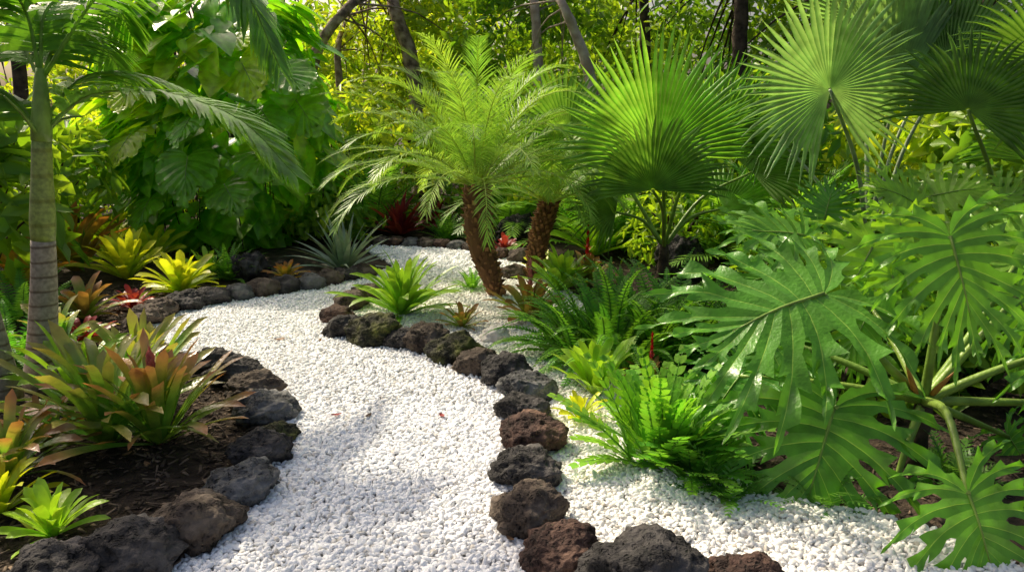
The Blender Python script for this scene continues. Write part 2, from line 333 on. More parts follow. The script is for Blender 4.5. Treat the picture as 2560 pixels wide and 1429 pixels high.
def leaves_np(name, Cn, Nr, L, Wd, mat, root, tintv, down=.25, jit=.6):
    n = len(Cn); Nr = Nr + rng.normal(0, jit, (n, 3)); Nr /= np.linalg.norm(Nr, axis=1, keepdims=True) + 1e-6
    d = rng.normal(0, 1, (n, 3)); d[:, 2] -= down * 2; d -= Nr * (d * Nr).sum(1, keepdims=True); d /= np.linalg.norm(d, axis=1, keepdims=True) + 1e-6
    s = np.cross(d, Nr); Lr = (L * rng.uniform(.65, 1.3, n))[:, None]; Wr = (Wd * rng.uniform(.75, 1.25, n))[:, None] / 2
    V = np.stack([Cn, Cn + d * Lr * .3 + s * Wr + Nr * Wr * .3, Cn + d * Lr * .68 + s * Wr * .7 + Nr * Wr * .2, Cn + d * Lr - Nr * Lr * .12, Cn + d * Lr * .68 - s * Wr * .7 + Nr * Wr * .2, Cn + d * Lr * .3 - s * Wr + Nr * Wr * .3], 1)
    idx = np.arange(n)[:, None] * 6; Fa = np.concatenate([idx + np.array([[0, 1, 2, 3]]), idx + np.array([[3, 4, 5, 0]])], 1)
    t = np.zeros((n, 6, 3), np.float32); t[:, :, 0] = np.clip(tintv + rng.normal(0, .15, n), 0, 1)[:, None]; t[:, 3, 1] = 1
    return np_obj(name, V.reshape(-1, 3), Fa, 4, mat, root, t.reshape(-1, 3))
# ------------------------------------------------------------------ setting
def sheet(name, P, z, mat):
    me = bpy.data.meshes.new(name); me.from_pydata([(p.x, p.y, z) for p in P], [], [list(range(len(P)))]); me.materials.append(mat)
    o = bpy.data.objects.new(name, me); COL.objects.link(o); o['kind'] = 'structure'; return o
B = 250
sheet('ground', [Vector((-B, -B, 0)), Vector((B, -B, 0)), Vector((B, B, 0)), Vector((-B, B, 0))], 0, M['soil'])
RL = [(1610, 1440), (1400, 1400), (1310, 1300), (1320, 1180), (1320, 1100), (1300, 1000), (1260, 950), (1200, 925), (1130, 895), (1000, 860), (925, 850), (850, 830), (830, 800), (880, 765), (930, 735), (1000, 708), (1120, 700), (1240, 698), (1320, 672)]
LL = [(430, 1429), (560, 1300), (640, 1200), (690, 1110), (690, 1040), (640, 960), (560, 905), (470, 890), (360, 830), (420, 785), (600, 748), (760, 728), (900, 698), (985, 670), (960, 650), (915, 628)]
far = [(930, 616), (1060, 618), (1180, 628), (1300, 655)]
path = [Vector((-1.5, .3, 0)), Vector((-1.25, 1.8, 0))] + [G(*p) for p in LL + far] + [G(*p) for p in reversed(RL)] + [Vector((1.1, 2.2, 0)), Vector((2.2, 2.0, 0)), Vector((3.2, 1.9, 0)), Vector((3.2, .3, 0))]
bed = [G(*p) for p in RL] + [G(*p) for p in [(1400, 705), (1480, 790), (1560, 900), (1660, 1050), (1780, 1180), (1950, 1245), (2200, 1290), (2450, 1370), (2700, 1500)]] + [Vector((2.2, 1.95, 0)), Vector((1.1, 2.2, 0))]
sheet('gravel_path', path, .004, M['gsheet']); sheet('gravel_bed', bed, .008, M['gsheet'])
def inside(P, X, Y):
    c = np.zeros(len(X), bool); n = len(P)
    for i in range(n):
        x1, y1, x2, y2 = P[i].x, P[i].y, P[(i + 1) % n].x, P[(i + 1) % n].y
        if y1 == y2: continue
        k = ((y1 > Y) != (y2 > Y)) & (X < (x2 - x1) * (Y - y1) / (y2 - y1) + x1); c ^= k
    return c
def ico(sub):
    bm = bmesh.new(); bmesh.ops.create_icosphere(bm, subdivisions=sub, radius=1); V = np.array([v.co[:] for v in bm.verts]); Fa = np.array([[v.index for v in f.verts] for f in bm.faces]); bm.free(); return V, Fa
I1, I2 = ico(1), ico(2)
def pebbles(name, poly, mat, label):
    VV = []; FF = []; TT = []; off = 0
    for (y0, y1, sp, icoo, sz) in ((1.7, 3.9, .016, I2, .0128), (3.9, 7.2, .0195, I1, .015), (7.2, 12, .03, I1, .023)):
        x0 = min(p.x for p in poly); x1 = min(max(p.x for p in poly), 4.5); X, Y = np.meshgrid(np.arange(x0, x1, sp), np.arange(y0, y1, sp)); X = X.ravel() + rng.uniform(-.5, .5, X.size) * sp; Y = Y.ravel() + rng.uniform(-.5, .5, Y.size) * sp
        k = inside(poly, X, Y) & (np.abs(X) < Y * .78 + .3); X = X[k]; Y = Y[k]; n = len(X)
        if not n: continue
        v0, f0 = icoo; m = len(v0)
        sc = np.stack([rng.uniform(.8, 1.6, n), rng.uniform(.55, 1.0, n), rng.uniform(.45, .8, n)], 1) * sz * rng.uniform(.6, 1.3, (n, 1))
        loc = v0[None] * sc[:, None]
        loc = loc * (1 + .2 * np.sin(v0[None] * 3.1 + rng.uniform(0, 6, (n, 1, 3))).sum(2, keepdims=True) * .6)
        yaw = rng.uniform(0, 6.28, n); tl = rng.normal(0, .45, n)
        ct, st = np.cos(tl)[:, None], np.sin(tl)[:, None]; x, y, z = loc[..., 0], loc[..., 1], loc[..., 2]
        x, z = x * ct - z * st, x * st + z * ct
        cy, sy = np.cos(yaw)[:, None], np.sin(yaw)[:, None]; x, y = x * cy - y * sy, x * sy + y * cy
        V = np.stack([x + X[:, None], y + Y[:, None], z + (.010 + rng.uniform(0, .012, n))[:, None]], 2).reshape(-1, 3)
        Fa = (f0[None] + (np.arange(n) * m)[:, None, None]).reshape(-1, 3) + off; off += n * m
        t = np.zeros((n, m, 3), np.float32); t[:, :, 0] = rng.uniform(0, 1, n)[:, None]; t[:, :, 1] = (rng.uniform(0, 1, n) ** 12)[:, None]
        VV.append(V); FF.append(Fa); TT.append(t.reshape(-1, 3))
    o = np_obj(name, np.concatenate(VV), np.concatenate(FF), 3, mat, None, np.concatenate(TT)); setp(o, label, 'gravel', kind='stuff')
pebbles('path_gravel', path, M['peb'], 'loose white pebbles covering the winding path')
pebbles('bed_gravel', bed, M['pebw'], 'loose creamy white pebbles in the planting bed right of the lava rocks')
def mulch():
    n = 15000; X = rng.uniform(-4.5, -.3, n); Y = rng.uniform(2.0, 7, n)
    X2 = rng.uniform(.8, 5, 7000); Y2 = rng.uniform(2.2, 7, 7000); X = np.append(X, X2); Y = np.append(Y, Y2)
    k = ~(inside(path, X, Y) | inside(bed, X, Y)); X = X[k]; Y = Y[k]; n = len(X)
    v0 = np.array([[x, y, z] for x in (-1, 1) for y in (-1, 1) for z in (-1, 1)], float); v0[v0[:, 0] > 0, 1] *= .5
    f0 = np.array([[0, 1, 3, 2], [4, 6, 7, 5], [0, 4, 5, 1], [2, 3, 7, 6], [0, 2, 6, 4], [1, 5, 7, 3]])
    sc = np.stack([rng.uniform(.008, .035, n), rng.uniform(.003, .009, n), rng.uniform(.001, .003, n)], 1); loc = v0[None] * sc[:, None]
    tl = rng.normal(0, .25, n); yaw = rng.uniform(0, 6.28, n); x, y, z = loc[..., 0], loc[..., 1], loc[..., 2]
    x, z = x * np.cos(tl)[:, None] - z * np.sin(tl)[:, None], x * np.sin(tl)[:, None] + z * np.cos(tl)[:, None]
    x, y = x * np.cos(yaw)[:, None] - y * np.sin(yaw)[:, None], x * np.sin(yaw)[:, None] + y * np.cos(yaw)[:, None]
    V = np.stack([x + X[:, None], y + Y[:, None], z + rng.uniform(.002, .02, n)[:, None]], 2).reshape(-1, 3)
    t = np.zeros((n, 8, 3), np.float32); t[:, :, 0] = (rng.uniform(0, 1, n) ** 2)[:, None]
    o = np_obj('mulch', V, (f0[None] + (np.arange(n) * 8)[:, None, None]), 4, M['chip'], None, t.reshape(-1, 3), smooth=False); setp(o, 'dark bark mulch chips on the soil of the planting beds', 'mulch', kind='stuff')
mulch()
# ------------------------------------------------------------------ rocks
def rock(px, py, w, h, mat, label, group='lava rocks edging the gravel path', name='lava_rock', rough=1):
    g = G(px, py); s = S(g); W = w * s * 1.1; D = W * random.uniform(.82, .98); yaw = random.uniform(-.4, .4)
    phi = math.atan2(CH, g.y); H = max(.55 * W, min(.9 * W, (h * s - D * math.sin(phi) * .6) / math.cos(phi)))
    c = Vector((g.x, g.y + D * .42, 0)); bm = bmesh.new(); bmesh.ops.create_icosphere(bm, subdivisions=5 if W * F / g.y > 90 else 4, radius=1); sd = Vector([random.uniform(-50, 50) for _ in range(3)])
    pl = [(Vector([random.gauss(0, 1) for _ in range(3)]).normalized(), random.uniform(.7, .92)) for _ in range(8)]
    for v in bm.verts:
        p = v.co.copy()
        for nr, d in pl:
            q = p.dot(nr)
            if q > d: p -= nr * (q - d) * .8
        k = 1 + rough * (.24 * noise.noise(p * 1.3 + sd) + .15 * noise.noise(p * 3.2 + sd) + .1 * noise.noise(p * 7 + sd) + .055 * noise.noise(p * 16 + sd))
        p *= k; v.co = Vector((p.x * W * .56, p.y * D * .6, p.z * H * .64))
        v.co = Matrix.Rotation(yaw, 3, 'Z') @ v.co
    me = bpy.data.meshes.new(name); bm.to_mesh(me); bm.free(); me.polygons.foreach_set('use_smooth', np.ones(len(me.polygons), bool)); me.materials.append(M[mat])
    o = bpy.data.objects.new(name, me); COL.objects.link(o); o.location = (c.x, c.y, H * .36); setp(o, label, 'rock', group); return o
rocks = [
 (1900, 1530, 175, 80, 'rockr', 'reddish lava rock cut by the bottom edge under the big split leaf'),
 (1625, 1560, 260, 100, 'rockk', 'wide black lava rock at the bottom edge right of the maroon boulder'),
 (1405, 1455, 175, 120, 'rockr', 'round maroon lava boulder at the bottom right corner of the path'),
 (1318, 1348, 158, 140, 'rockb', 'angular brown lava block just above the round maroon boulder'),
 (1318, 1236, 142, 110, 'rockk', 'black pitted rock just above the angular brown block'),
 (1330, 1142, 145, 104, 'rockr', 'dark rock with rusty red top beside the bright coarse fern'),
 (1308, 1066, 115, 70, 'rockk', 'small dark rock wedged below the flat grey green rock'),
 (1318, 1010, 114, 60, 'rockg', 'flat grey rock at the outer bend of the right edging'),
 (1262, 974, 112, 92, 'rockk', 'tall purplish black rock at the bend of the right edging'),
 (1195, 947, 106, 64, 'rockb', 'brown rock leaning on the tall purplish black rock'),
 (1132, 915, 114, 70, 'rockm', 'mossy rock in the middle of the right edging, fifth below the inner corner'),
 (1065, 889, 110, 60, 'rockb', 'brown black rock between the mossy rock and a small dark rock'),
 (1000, 876, 84, 50, 'rockk', 'small black rock squeezed between two bigger rocks on the curve'),
 (925, 870, 118, 60, 'rockm', 'broad moss tinted rock at the lower corner of the island curve'),
 (855, 848, 92, 52, 'rockk', 'black rock at the leftmost turn of the island edging'),
 (834, 812, 74, 46, 'rockr', 'rusty brown rock at the leftmost tip of the island edging'),
 (872, 780, 78, 40, 'rockb', 'low brown rock above the rusty tip rock of the island'),
 (912, 757, 74, 40, 'rockb', 'brown rock partly under the green strap leaved bromeliad'),
 (70, 1550, 220, 110, 'rockk', 'black pitted rock in the bottom left corner'),
 (285, 1480, 210, 120, 'rockk', 'large black lava rock at the bottom left beside the path'),
 (450, 1385, 200, 115, 'rockb', 'large smooth brown rock at the lower left path edge'),
 (585, 1278, 158, 124, 'rockg', 'tall blue grey rock at the lower left path edge'),
 (638, 1180, 134, 80, 'rockk', 'dark rock directly behind the tall blue grey rock'),
 (680, 1122, 84, 64, 'rockm', 'small mossy rock poking out at the left path edge'),
 (648, 1070, 124, 56, 'rockg', 'dark grey rock above the small mossy rock'),
 (622, 1018, 120, 58, 'rockb', 'olive brown rock beside the leaf tips of the large bromeliad'),
 (572, 970, 116, 50, 'rockk', 'black rock half hidden by the large bromeliad'),
 (512, 936, 92, 46, 'rockk', 'black rock behind the large bromeliad at the path edge'),
 (345, 822, 84, 46, 'rockb', 'leftmost rock of the far left arc at the path corner'),
 (392, 800, 82, 50, 'rockb', 'brown rock second from left in the far left arc'),
 (455, 782, 82, 48, 'rockk', 'black rock third from left in the far left arc'),
 (520, 768, 76, 46, 'rockk', 'black rock just left of the pale lichen rock'),
 (588, 756, 76, 46, 'rockg', 'pale lichen spotted rock in the far left arc'),
 (648, 746, 74, 42, 'rockb', 'brown rock just right of the pale lichen rock'),
 (706, 738, 72, 46, 'rockk', 'dark rock below the small orange red bromeliad'),
 (765, 730, 70, 44, 'rockg', 'grey rock left of the silver bromeliad foot'),
 (820, 716, 64, 38, 'rockb', 'brown rock under the silver spiky bromeliad'),
 (862, 706, 62, 38, 'rockk', 'black rock under the right leaves of the silver spiky bromeliad'),
 (908, 698, 60, 32, 'rockb', 'low brown rock at the right end of the far left arc')]
for r in rocks: rock(*r)
rock(612, 705, 75, 78, 'rockk', 'jagged upright black rock behind the pale lichen rock', 'larger lava rocks in the beds', rough=1.7)
rock(640, 690, 50, 40, 'rockk', 'small jagged black rock at the shoulder of the upright one', 'larger lava rocks in the beds', rough=1.7)
rock(1292, 612, 100, 75, 'rockk', 'dark lava rock pile behind the two stubby palms', 'larger lava rocks in the beds', rough=1.6)
rock(1712, 705, 105, 115, 'rockk', 'tall dark lava rock right of the fan palm stem', 'larger lava rocks in the beds', rough=1.2)
rock(1282, 700, 60, 42, 'rockb', 'brown rock just right of the leaning palm trunk foot', 'larger lava rocks in the beds')
for i, (x, y, w) in enumerate([(948, 617, 42), (985, 619, 46), (1024, 620, 42), (1064, 622, 44), (1102, 623, 42), (1140, 627, 44), (1180, 631, 44)]):
    rock(x, y, w, 26, ('rockb', 'rockr', 'rockg')[i % 3], ['first', 'second', 'third', 'fourth', 'fifth', 'sixth', 'seventh'][i] + ' small rock from the left in the far row beyond the path', 'small rocks along the far side of the path')
rock(1250, 652, 46, 38, 'rockr', 'reddish brown cobble left of the smooth tan cobble on the far side', 'small rocks along the far side of the path')
rock(1294, 658, 50, 38, 'rockb', 'smooth tan cobble between the two palm trunks on the far side', 'small rocks along the far side of the path')
rock(1240, 862, 62, 50, 'shell', 'pale whitish stone resting on the gravel right of the small red bromeliad', None, name='white_stone', rough=1.3)
rock(798, 858, 14, 12, 'dry', 'tiny tan pebble lying on the path left of the island rocks', None, name='tan_pebble')
# ------------------------------------------------------------------ bromeliads etc
def bromeliad(px, py, rad, mat, label, n=22, w=.1, el=(78, 18), bend=60, group='bromeliads', flower=None, name='bromeliad', sep=False, cat='bromeliad', sharp=.78, fold=.3, fh=.35):
    g = G(px, py); L0 = rad * S(g); root = thing(name, label, cat, g, group)
    mb = MB()
    for i in range(n):
        s = i / (n - 1); az = i * 2.39996 + random.uniform(-.25, .25); e = R(el[0] + (el[1] - el[0]) * s + random.uniform(-8, 8)); L = L0 * random.uniform(.74, 1.16) * (.78 + .22 * s)
        b = g + Vector((math.cos(az), math.sin(az), 0)) * L0 * .05 + Vector((0, 0, .01 + .06 * L0 * (1 - s)))
        if sep: mb = MB()
        strap(mb, b, az, e, R(bend) * random.uniform(.4, 1.45), L, L0 * w * random.uniform(.8, 1.2), random.random(), 9, fold, sharp, random.uniform(-.6, .6), side=random.uniform(-.35, .35))
        if sep: mb.build('leaf', M[mat], root)
    if not sep: mb.build('foliage', M[mat], root)
    if flower:
        mb = MB(); H = L0 * fh
        tube(mb, [g + Vector((0, 0, .0)), g + Vector((0, 0, H))], [.01, .01], 6)
        for i in range(26):
            s = i / 25; strap(mb, g + Vector((0, 0, H * (.5 + .9 * s))), i * 2.4, R(35 + 45 * s), R(-20), L0 * .22 * (1 - .6 * s), L0 * .05 * (1 - .3 * s), random.random(), 4, .4, .3)
        mb.build('flower', M[flower], root)
    return root
NEAR = 'bromeliads in the front left bed'
bromeliad(270, 1110, 340, 'bro', 'large olive bromeliad clump rosette left of centre, reaching the palm trunk', 52, .037, (89, 26), 50, NEAR, sep=True, flower='flpink', fh=.35, sharp=.88)
bromeliad(400, 1110, 305, 'brt', 'large bromeliad with reddish tips arching toward the path rocks', 50, .042, (90, 28), 54, NEAR, sep=True, flower='flpink', fh=.55, sharp=.88)
bromeliad(200, 1010, 250, 'brg', 'green bromeliad behind the olive ones, close to the ringed palm trunk', 30, .05, (84, 20), 60, NEAR)
bromeliad(360, 990, 230, 'bro', 'upright olive bromeliad behind the large clump, above the path corner', 28, .05, (90, 45), 36, NEAR, sharp=.88)
bromeliad(30, 1200, 230, 'brt', 'green and pink bromeliad cut by the left edge', 40, .055, (88, 20), 55, NEAR, sep=True, flower='flpink', fh=.3, sharp=.86)
bromeliad(115, 1130, 160, 'brr', 'small red tinged bromeliad between the left edge plant and the large clump', 28, .06, (88, 25), 50, NEAR)
bromeliad(135, 1345, 160, 'brlime', 'small lime green star shaped bromeliad in the bottom left mulch', 26, .075, (86, 22), 45, NEAR, sep=True)
bromeliad(0, 1290, 170, 'bry', 'yellow orange bromeliad at the left edge behind the star shaped one', 28, .07, (86, 20), 50, NEAR)
bromeliad(150, 880, 150, 'bro', 'olive bromeliad behind the ringed trunk base', 22, .08, (84, 20), 55, NEAR)
LB = 'bromeliads along the left bed'
bromeliad(455, 735, 125, 'bry', 'bright yellow bromeliad above the pale lichen rock', 44, .085, (86, 14), 40, LB)
bromeliad(320, 700, 140, 'bry', 'taller yellow green bromeliad left of the bright yellow one', 34, .08, (86, 30), 40, LB)
bromeliad(215, 800, 130, 'brr', 'green bromeliad with red heart left of the path corner', 28, .08, (82, 14), 45, LB, flower='flred', fh=.25)
bromeliad(335, 775, 75, 'cord', 'dark red bromeliad below the yellow ones', 20, .09, (78, 15), 45, LB)
bromeliad(210, 860, 90, 'cord', 'purplish pink bromeliad behind the big olive clump', 18, .09, (75, 15), 45, LB)
bromeliad(715, 700, 62, 'brbr', 'small orange red bromeliad among the far left rocks', 22, .1, (80, 14), 45, LB)
bromeliad(190, 680, 190, 'brbr', 'tall bronze orange bromeliad right of the palm trunk', 28, .065, (88, 40), 40, LB)
bromeliad(60, 720, 170, 'brbr', 'bronze bromeliad left of the palm trunk', 22, .07, (84, 30), 50, LB)
bromeliad(270, 640, 140, 'bry', 'yellow bromeliad in shade behind the bronze one', 28, .08, (86, 25), 50, LB)
bromeliad(380, 660, 110, 'bry', 'pale yellow bromeliad at the foot of the vine mass', 26, .08, (86, 25), 45, LB)
bromeliad(520, 700, 90, 'brlime', 'lime bromeliad between the bright yellow one and the fern', 26, .08, (86, 25), 45, LB)
bromeliad(860, 680, 170, 'brs', 'silver grey spiky bromeliad beside the path', 44, .05, (86, 14), 28, 'spiky bromeliads', sharp=.3, name='spiky_bromeliad')
bromeliad(1005, 790, 180, 'brg', 'green strap leaved bromeliad clump on the island', 58, .05, (90, 12), 55, 'bromeliads on the island', sep=True)
bromeliad(1155, 822, 75, 'brr', 'small red and green bromeliad on the island gravel', 24, .09, (82, 14), 35, 'bromeliads on the island')
bromeliad(1325, 805, 130, 'brr', 'maroon green bromeliad with pink flower beside the palm foot', 30, .085, (86, 18), 45, 'bromeliads on the island', flower='flpink', fh=.85)
bromeliad(1400, 730, 130, 'brg', 'green bromeliad right of the second stubby palm', 30, .08, (84, 24), 45, 'bromeliads on the right')
bromeliad(1467, 715, 105, 'brr', 'bromeliad with a bright red flower spike', 20, .1, (84, 18), 45, 'bromeliads on the right', flower='flred', fh=1.05)
bromeliad(1490, 990, 165, 'brlime', 'lime bromeliad rising between the big fern and the bright coarse fern', 26, .08, (90, 40), 32, 'bromeliads on the right')
bromeliad(1450, 1055, 90, 'bry', 'yellow orange bromeliad half hidden behind the bright coarse fern', 20, .09, (84, 24), 40, 'bromeliads on the right')
bromeliad(1625, 975, 95, 'brr', 'small bromeliad with red centre behind the bright coarse fern', 16, .1, (84, 24), 40, 'bromeliads on the right', flower='flred', fh=1.1)
bromeliad(1490, 640, 160, 'brlime', 'green bromeliad clump in shade behind the red flower', 34, .07, (88, 28), 50, 'bromeliads on the right')
bromeliad(1350, 690, 70, 'bry', 'small yellow bromeliad between the palm trunks', 18, .1, (84, 24), 40, 'bromeliads on the right')
bromeliad(1000, 590, 130, 'cord', 'dark red cordyline beyond the far rocks', 36, .07, (88, 20), 40, 'red cordylines', sharp=.4, name='cordyline', cat='plant')
bromeliad(1085, 575, 110, 'cord', 'red cordyline right of the largest dark red one', 30, .07, (88, 20), 40, 'red cordylines', sharp=.4, name='cordyline', cat='plant')
bromeliad(950, 560, 110, 'cord', 'red cordyline left of the largest dark red one', 26, .07, (88, 25), 40, 'red cordylines', sharp=.4, name='cordyline', cat='plant')
bromeliad(1262, 632, 55, 'cord', 'small coral red bromeliad behind the leaning trunk', 20, .11, (82, 20), 40, 'red cordylines')
bromeliad(1780, 640, 110, 'brbr', 'bronze bromeliad behind the tall dark lava rock', 20, .09, (84, 24), 45, 'bromeliads on the right')
bromeliad(1880, 650, 110, 'brr', 'reddish bromeliad in shade left of the philodendron', 20, .09, (84, 24), 45, 'bromeliads on the right')
bromeliad(2420, 480, 60, 'cord', 'small red bromeliad glimpsed below the dark fan palm', 20, .09, (84, 24), 45, 'red cordylines')
# ------------------------------------------------------------------ ferns
def fern(px, py, rad, mat, label, n=40, el=(80, 15), bend=85, npair=24, ll=.16, lw=.02, group='ferns', droop=.15, prof=fernprof, sweep=(88, 60), vee=5, spread=.1, name='fern', depth=None, segs=2):
    g = G(px, py) if depth is None else Vector((A(px, py, depth).x, depth, 0)); L0 = rad * S(g); root = thing(name, label, 'fern', g, group); mb = MB()
    for i in range(n):
        s = i / (n - 1); az = i * 2.39996 + random.uniform(-.3, .3)
        b = g + Vector((math.cos(az), math.sin(az), 0)) * L0 * spread * random.random()
        L = L0 * random.uniform(.75, 1.18) * (1.0 - .1 * s)
        frondp(mb, arc(b, az, R(el[0] + (el[1] - el[0]) * s + random.uniform(-8, 8)), R(bend) * random.uniform(.6, 1.2), L, 9, 1, random.uniform(-.3, .3)), npair, L0 * ll, L0 * lw, sweep, vee, droop, .15, random.random(), segs, .006 * L0 / .5, prof, .1)
    mb.build('foliage', M[mat], root); return root
fern(1530, 895, 255, 'fern', 'large dense sword fern clump in the middle right of the gravel bed', 170, (88, 4), 95, 26, .13, .018, 'ferns in the right bed', spread=.55)
fern(1680, 870, 250, 'fern', 'sword fern with pale tips behind the large dense fern', 110, (88, 14), 90, 24, .13, .017, 'ferns in the right bed', spread=.5)
fern(1430, 860, 130, 'fernb', 'low sword fern left of the large dense clump', 40, (84, 5), 80, 20, .16, .018, 'ferns in the right bed', spread=.3)
fern(1655, 1150, 250, 'fernb', 'bright green coarse leaved fern in front of the lime bromeliad', 56, (92, 32), 42, 9, .2, .042, 'ferns in the right bed', prof=wideprof, sweep=(60, 32), spread=.35, segs=3)
fern(1730, 1190, 170, 'fern', 'coarse fern spilling on the gravel under the split leaves', 36, (84, 14), 60, 9, .24, .042, 'ferns in the right bed', prof=wideprof, sweep=(60, 35), spread=.25, segs=3)
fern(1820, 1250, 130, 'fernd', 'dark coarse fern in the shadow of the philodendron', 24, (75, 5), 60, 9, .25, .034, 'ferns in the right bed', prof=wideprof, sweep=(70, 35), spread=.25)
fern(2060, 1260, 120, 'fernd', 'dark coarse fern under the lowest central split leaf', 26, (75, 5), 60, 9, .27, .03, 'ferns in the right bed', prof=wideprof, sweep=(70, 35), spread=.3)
fern(2380, 1200, 120, 'fernd', 'dark coarse fern on the soil right of the philodendron crown', 30, (80, 10), 60, 9, .25, .034, 'ferns in the right bed', prof=wideprof, sweep=(70, 35), spread=.4)  # dark fern added to fill the shade between the split leaves
fern(1880, 900, 220, 'fern', 'fern in the gap under the left philodendron leaf', 46, (86, 10), 70, 22, .15, .018, 'ferns in the right bed', spread=.3)
fern(1180, 725, 80, 'fernb', 'small bright fern on the island behind the strap leaved bromeliad', 30, (82, 14), 60, 14, .17, .025, 'ferns by the path')
fern(575, 700, 110, 'fern', 'green fern above the upright jagged rock', 34, (85, 20), 60, 16, .18, .022, 'ferns by the path')
fern(1115, 600, 90, 'fernb', 'bright fern beyond the far row of rocks', 38, (84, 14), 60, 14, .17, .025, 'ferns by the path')
fern(20, 900, 190, 'fern', 'shaded fern at the left edge behind the palm trunk', 40, (82, 10), 70, 20, .17, .02, 'ferns on the left', spread=.3)
fern(60, 800, 170, 'fern', 'fern at the left edge under the bronze bromeliad', 36, (82, 10), 70, 20, .17, .02, 'ferns on the left', spread=.3)
fern(1740, 600, 140, 'fernb', 'yellow green fern above the tall dark lava rock', 38, (86, 24), 60, 18, .17, .02, 'ferns in the back', spread=.3)
fern(1580, 620, 160, 'fernb', 'fern in shade left of the fan palm stem', 40, (86, 20), 70, 18, .17, .02, 'ferns in the back', spread=.3)
fern(1830, 620, 170, 'fern', 'dark fern behind the philodendron on the left', 40, (86, 20), 70, 18, .17, .02, 'ferns in the back', spread=.3)
# ------------------------------------------------------------------ pygmy date palms
def pygmy(px, py, tx, ty, Y2, label, nf=42, L=1.15, tr=.1):
    g = G(px, py); top = A(tx, ty, Y2); root = thing('stubby_palm', label, 'palm', g, 'stubby feather palms')
    m1 = A((px * .55 + tx * .45) + (-22 if px < 1300 else -4), (py + ty) / 2, g.y); P = catmull([g - Vector((0, 0, .03)), m1, top], 14)
    mb = MB(); tube(mb, P, [tr * (.62 + .55 * math.sin(i / 14 * 2.4)) for i in range(15)], 12, (.2, 0, 0), .2)
    for i in range(230):
        s = (i + .5) / 230; x = s * 14; k = min(int(x), 13); p = P[k].lerp(P[k + 1], x - k); r = tr * (.62 + .55 * math.sin(s * 2.4)); az = i * 2.39996
        o = Vector((math.cos(az), math.sin(az), 0)); sd = Vector((-o.y, o.x, 0)); b = p + o * r * .85; w = .022; t = (random.random(), 0, 0)
        q = [mb.add(b + sd * w - Vector((0, 0, .022)), t), mb.add(b - sd * w - Vector((0, 0, .022)), t), mb.add(b - sd * w * .8 + Vector((0, 0, .03)), t), mb.add(b + sd * w * .8 + Vector((0, 0, .03)), t)]
        e = random.uniform(.02, .06); tp = [mb.add(b + o * e + sd * w * .4 + Vector((0, 0, .035)), t), mb.add(b + o * e - sd * w * .4 + Vector((0, 0, .035)), t)]
        mb.f += [(q[0], q[1], tp[1], tp[0]), (q[1], q[2], tp[1]), (q[3], q[0], tp[0]), (q[2], q[3], tp[0], tp[1])]
    mb.build('trunk', M['stub'], root, smooth=False)
    for i in range(nf):
        s = i / (nf - 1); az = i * 2.39996; e = R(86 - 76 * s ** .85 + random.uniform(-5, 5)); mb = MB()
        frondp(mb, arc(top + Vector((math.cos(az), math.sin(az), 0)) * .05, az, e, R(82) * random.uniform(.85, 1.15), L * random.uniform(.88, 1.1), 14, 1.2, random.uniform(-.2, .2)), 50, .24, .0048, (62, 22), 20, .45, .14, random.random() * .8 + .1, 3, .008, palmprof, .14)
        mb.build('frond', M['pygmy'], root)
pygmy(1248, 742, 1192, 462, 6.5, 'leaning stubby feather palm with shaggy brown trunk on the island', 60, 1.46, .105)
pygmy(1332, 700, 1374, 505, 7.3, 'smaller stubby feather palm right of the leaning one', 26, 1.05, .085)
# ------------------------------------------------------------------ tall ringed palm left
g = G(100, 965); rt = thing('ringed_palm', 'slender palm with grey ringed trunk and green crownshaft on the left', 'palm', g)
Yp = g.y
mb = MB(); P = catmull([g - Vector((0, 0, .03)), A(108, 800, Yp), A(110, 700, Yp), A(108, 600, Yp)], 16); tube(mb, P, [.098 - .034 * (i / 16) ** .5 + .02 * math.exp(-i * .8) for i in range(17)], 18); mb.build('trunk', M['pring'], rt)
mb = MB(); P = catmull([A(108, 602, Yp), A(106, 500, Yp), A(104, 350, Yp)], 10); tube(mb, P, [.063, .066, .068, .068, .066, .063, .06, .056, .054, .052, .05], 18); mb.build('green_trunk', M['pringg'], rt)
mb = MB(); P = catmull([A(104, 352, Yp), A(103, 260, Yp), A(100, 170, Yp)], 8); tube(mb, P, [.054, .055, .054, .05, .045, .04, .036, .03, .02], 16); mb.build('crownshaft', M['shaft'], rt)
def pf(pts, npair=44, ll=.5, lw=.019, a=.5, mat='palm', droop=.9, hang=.2, vee=0, root=rt, rr=.014, start=.12, sweep=(72, 35)):
    mb = MB(); frondp(mb, catmull([A(*p) for p in pts], 20), npair, ll, lw, sweep, vee, droop, start, a, 3, rr, palmprof, .1, hang); mb.build('frond', M[mat], root)
pf([(104, 200, Yp), (260, -30, 4.3), (450, -120, 4.3), (600, -40, 4.2), (700, 170, 4.1)], 60, .42, .016, .4, droop=.7)
pf([(108, 330, Yp), (230, 235, 4.3), (420, 235, 4.3), (600, 300, 4.2), (740, 440, 4.1)], 64, .38, .018, .7, droop=.5, hang=.05, vee=12)
pf([(106, 300, Yp), (220, 190, 4.6), (400, 200, 4.8), (560, 290, 4.9), (680, 420, 5.0)], 60, .4, .017, .9, droop=.6, hang=.1, vee=8)
pf([(100, 190, Yp), (120, 20, 4.4), (260, -40, 4.8), (330, 90, 5.0)], 46, .4, .016, .6, droop=.6)
pf([(100, 190, Yp), (60, 20, 4.3), (-30, -60, 4.1), (-150, 20, 4.0)], 46, .42, .016, .5, droop=.6)
pf([(100, 200, Yp), (30, 80, 4.5), (-90, 50, 4.8), (-190, 200, 5.0)], 46, .4, .016, .6, droop=.6)
pf([(98, 200, Yp), (90, 60, 4.7), (160, -60, 5.3), (230, -30, 5.8)], 40, .42, .016, .7, droop=.6)
